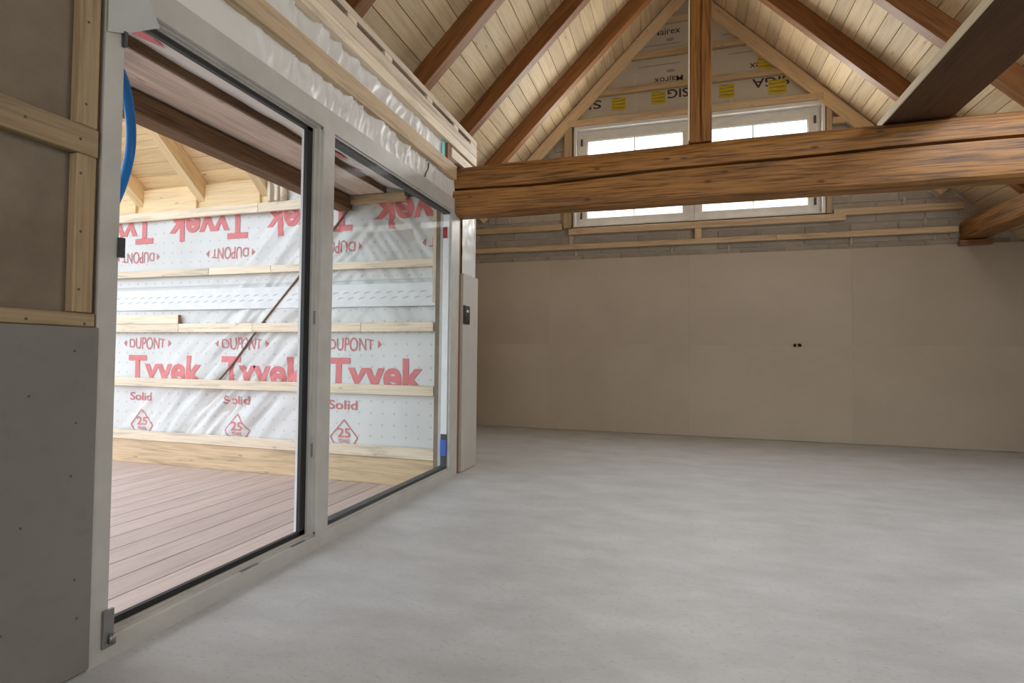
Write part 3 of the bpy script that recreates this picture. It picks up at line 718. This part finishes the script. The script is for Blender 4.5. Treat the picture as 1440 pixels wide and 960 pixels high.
for i in range(-1, 3):
    x0 = -5.58 + DX * i
    print_text('printed_word', 'Tyvek', x0, x0 + 1.0, 0.690, 0.275, YW, 'print_red', wt, bold=0.030, xmax=-2.0, drape=on_film)
    print_text('printed_word', 'DUPONT', x0 + 0.01, x0 + 0.49, 1.026, 0.128, YW, 'print_red_fine', wt, bold=0.0, lens=0.35, xmax=-2.0, drape=on_film)
    for s in (-1, 1):
        cx_ = x0 + 0.25 + s * 0.285
        flat_poly('printed_arrow', [[(cx_ + s * 0.035, 1.09), (cx_, 1.125), (cx_, 1.055)][::s]], YW, 'print_red_fine', wt, on_film)
    print_text('printed_word', 'Solid', x0 + 0.03, x0 + 0.335, 0.492, 0.082, YW, 'print_red_fine', wt, bold=0.012, xmax=-2.0, drape=on_film)
    c_ = x0 + 0.20
    flat_poly('printed_diamond', stroke([(c_ + 0.08, 0.14), (c_ + 0.145, 0.235), (c_, 0.395), (c_ - 0.145, 0.235), (c_ - 0.08, 0.14)], 0.010), YW, 'print_red_fine', wt, on_film)
    print_text('printed_word', '25', c_ - 0.068, c_ + 0.068, 0.235, 0.085, YW, 'print_red', wt, bold=0.016, xmax=-2.0, drape=on_film)
    print_text('printed_word', 'YEARS', c_ - 0.062, c_ + 0.062, 0.186, 0.034, YW, 'print_red_fine', wt, bold=0.01, xmax=-2.0, drape=on_film)
for i in range(-1, 4):
    x1 = -5.285 + 1.205 * i
    print_text('printed_word', 'Tyvek', x1 - 1.0, x1, 2.415, 0.275, YW, 'print_red', wt, True, 0.030, xmax=-2.0, drape=on_film)
    print_text('printed_word', 'DUPONT', x1 - 0.43, x1 + 0.02, 2.060, 0.125, YW, 'print_red_fine', wt, True, 0.0, 0.35, xmax=-2.0, drape=on_film)
    for s in (-1, 1):
        cx_ = x1 - 0.205 + s * 0.265
        if cx_ < -2.1: flat_poly('printed_arrow', [[(cx_ + s * 0.035, 1.998), (cx_, 2.033), (cx_, 1.963)][::s]], YW, 'print_red_fine', wt, on_film)
# overlap tape with small repeated print
o = box('overlap_tape', -7.4, -2.03, YT - 0.0025, YT - 0.0005, 1.435, 1.64, 'house_tape' if 'house_tape' in M else 'spacer_white', wt, 0, 0)
loops, loops2 = [], []
x = -7.3
while x < -2.1:
    for r_, zc in ((0, 1.555), (1, 1.505)):
        xx = x + 0.055 * r_
        loops.append([(xx - 0.036, zc - 0.010), (xx - 0.020, zc - 0.002), (xx + 0.036, zc + 0.012), (xx + 0.022, zc + 0.018), (xx - 0.02, zc + 0.010)])
    if int(x * 100) % 3 == 0: loops2.append([(x, 1.615), (x + 0.10, 1.613), (x + 0.10, 1.619), (x, 1.621)])
    x += 0.112
o = flat_poly('printed_marks', loops, YT - 0.003, 'print_soft', wt); o['kind'] = 'stuff'
flat_poly('printed_line', [[(-7.3, 1.672), (-2.05, 1.672), (-2.05, 1.677), (-7.3, 1.677)]], YW, 'print_soft', wt)
flat_poly('printed_line', [[(-7.3, 1.432), (-2.05, 1.432), (-2.05, 1.437), (-7.3, 1.437)]], YW, 'print_soft', wt)
# battens on the film
def tbat(z0, z1, x0, x1, joints=(), mat='spruce_pale', d=0.034):
    cuts = [x0] + list(joints) + [x1]
    for a, c in zip(cuts[:-1], cuts[1:]):
        box('batten', a + 0.0015, c - 0.0015, YT - d, YT - 0.004, z0, z1, mat, wt, 0.003, 0)
tbat(0.085, 0.180, -7.4, -2.01)
tbat(0.640, 0.728, -7.4, -2.02)
tbat(1.203, 1.288, -7.4, -2.03, (-4.87, -3.95, -2.75))
tbat(1.290, 1.380, -7.4, -4.875)
eg = box('batten_end', -4.8749, -4.868, YT - 0.034, YT - 0.004, 1.290, 1.380, 'brown_stud', wt, 0.001, 2)
tbat(1.777, 1.845, -7.4, -2.04, (-4.5, -3.75))
tbat(2.372, 2.462, -7.4, -3.06, (-3.92,))
box('base_board', -7.4, -1.99, YT - 0.022, YT - 0.002, ZD, 0.083, 'spruce', wt, 0.003, 0)
box('batten', -2.045, -1.992, YT - 0.036, YT - 0.004, 1.46, 2.31, 'spruce_pale', wt, 0.003, 2)
box('end_block', -2.325, -2.25, YT - 0.045, YT - 0.006, 2.41, 2.56, 'gasket_grey', wt, 0.002, 2)
# cord lying across the film, behind the battens
cd = tube('cord', smooth_path([(-2.90, YT - 0.010, 2.345), (-2.955, YT - 0.008, 2.30), (-3.41, YT - 0.006, 1.77), (-3.862, YT - 0.006, 1.285), (-4.17, YT - 0.006, 0.92), (-4.36, YT - 0.004, 0.73)]), 0.010, 'cord_brown', None, 8)
tag(cd, 'thin brown cord running diagonally behind the terrace battens', 'cord')

# flat soffit beside the door, old purlin, sloping roof over the terrace
so = multi('ceiling_terrace', [(-3.05, -1.9, -3.7, 4.44, 2.60, 2.90)], 'dark_backing')
struct(so, 'low boarded soffit over the terrace beside the door', 'ceiling')
for (x0, x1, z) in ((-2.70, -2.53, 2.454), (-2.872, -2.703, 2.457), (-3.04, -2.875, 2.465)):
    cuts = [-1.2, 1.35 if x0 > -2.71 else 0.6, YT - 0.02]
    for y0, y1 in zip(cuts[:-1], cuts[1:]):
        box('soffit_board', x0, x1, y0, y1 - 0.003, z, z + 0.03, 'weathered_board', so, 0.003, 1)
box('shaded_edge', -2.529, -2.517, -1.2, YT - 0.02, 2.462, 2.53, 'weathered_beam', so, 0.003, 1)  # edge of the soffit board, its shadow painted as dark brown
box('end_batten', -2.875, -2.31, YT - 0.045, YT - 0.008, 2.372, 2.450, 'spruce', so, 0.003, 0)
sf = sheet('soffit_film', (-2.516, -1.2, 2.510), (0, 5.6, 0), (0.62, 0, -0.14), 90, 14, lambda s, t: 0.010 * noise.noise(Vector((s * 22, t * 4, 3))), (0, 0, 1), 'fleece', so)
def soff(y, t): return Vector((-2.516 + 0.62 * t, y, 2.510 - 0.14 * t - 0.012))
for (y0, y1, t0, t1) in ((1.80, 2.02, 0.16, 0.30), (3.32, 3.62, 0.10, 0.22), (3.80, 3.92, 0.03, 0.09)):
    q = [soff(y0, t0), soff((y0 + y1) / 2, t0 - 0.03), soff(y1, (t0 + t1) / 2), soff((y0 + y1) / 2, t1), soff(y0 + 0.03, t1 - 0.03)]
    link('printed_patch', mesh_from('printed_patch', q, [(0, 1, 2, 3, 4)]), 'print_red', so)
ob = box('old_purlin', -3.03, -2.875, -1.2, YT - 0.006, 2.325, 2.452, 'weathered_beam', None, 0.010, 1)
tag(ob, 'dark weathered old purlin under the terrace soffit', 'beam')
# sloping terrace roof falling towards the wrapped wall
m_ = 0.84; yb, zb = 4.42, 2.49
cs = empty('ceiling_slope', (-5.0, yb, zb)); struct(cs, 'sloping pine boarded roof underside beyond the old purlin', 'ceiling')
up = Vector((0, m_, 1)).normalized(); dr = Vector((0, -1, m_)).normalized()
p = Vector((0, yb, zb)) + up * 0.190
for k in range(13):
    a = p + dr * (k * 0.145 + 0.072)
    box_ = timber('roof_board', Vector((-7.5, a.y, a.z)), Vector((-3.80, a.y, a.z)), 0.142, 0.024, 'loggia_pine', cs, up, 0.003)
for k in range(3): pass
for xc in (-6.30, -5.46, -4.645, -3.86):
    a = Vector((xc, yb, zb)) + up * 0.103; e = a + dr * 1.95
    o = timber('terrace_rafter', a, e, 0.105, 0.15, 'loggia_pine', None, up, 0.004)
    lab = {-6.30: 'fresh pine terrace rafter farthest left, outward of the blue hose',
           -5.46: 'fresh pine terrace rafter beside the blue hose', -4.645: 'fresh pine terrace rafter in the middle of the sloping roof', -3.86: 'fresh pine terrace rafter at the right end, beside the old purlin'}[xc]
    tag(o, lab, 'rafter', 'pine rafters of the terrace roof')
for a, c in zip((-7.3, -6.30, -5.46, -4.645), (-6.30, -5.46, -4.645, -3.86)):
    box('blocking_board', a + 0.054, c - 0.054, 4.385, 4.41, 2.463, 2.70, 'loggia_pine', cs, 0.003, 0)
box('blocking_board', -7.5, -3.80, 4.411, 4.419, 2.463, 2.62, 'loggia_pine', cs, 0.001, 0)
bk = box('rear_board', -7.5, -3.80, 4.42, 4.44, 2.47, 2.95, 'loggia_pine', cs, 0.002, 0)
# end boards and loose film between the last rafter and the purlin
box('upright', -3.79, -3.755, 4.34, 4.40, 2.463, 3.0, 'spruce_pale', cs, 0.003, 2)
box('upright', -3.70, -3.66, 4.33, 4.37, 2.463, 3.0, 'spruce_pale', cs, 0.003, 2)
sheet('loose_film', (-3.74, 4.43, 2.43), (0.75, 0, 0), (0, -0.25, 0.65), 30, 24, lambda s, t: 0.05 * noise.noise(Vector((s * 4 + t * 3, t * 3, 1))), (0, -1, 0), 'fleece', cs)
tube('fold_strip', [(-3.62, 4.37, 2.47), (-3.60, 4.34, 2.60), (-3.52, 4.32, 2.75)], 0.03, 'spruce_pale', cs, 8)

# blue hose hanging outside the left jamb
hs_ = tube('hose', smooth_path([(-2.68, 2.0, 2.44), (-2.633, 2.0, 2.374), (-2.593, 2.0, 2.273), (-2.563, 2.0, 2.128), (-2.558, 2.0, 2.004), (-2.577, 2.0, 1.901), (-2.615, 2.0, 1.80), (-2.68, 2.0, 1.68), (-2.76, 2.0, 1.55)]), 0.022, 'blue_plastic', None, 12)
tag(hs_, 'blue plastic hose hanging outside beside the left door jamb', 'hose')
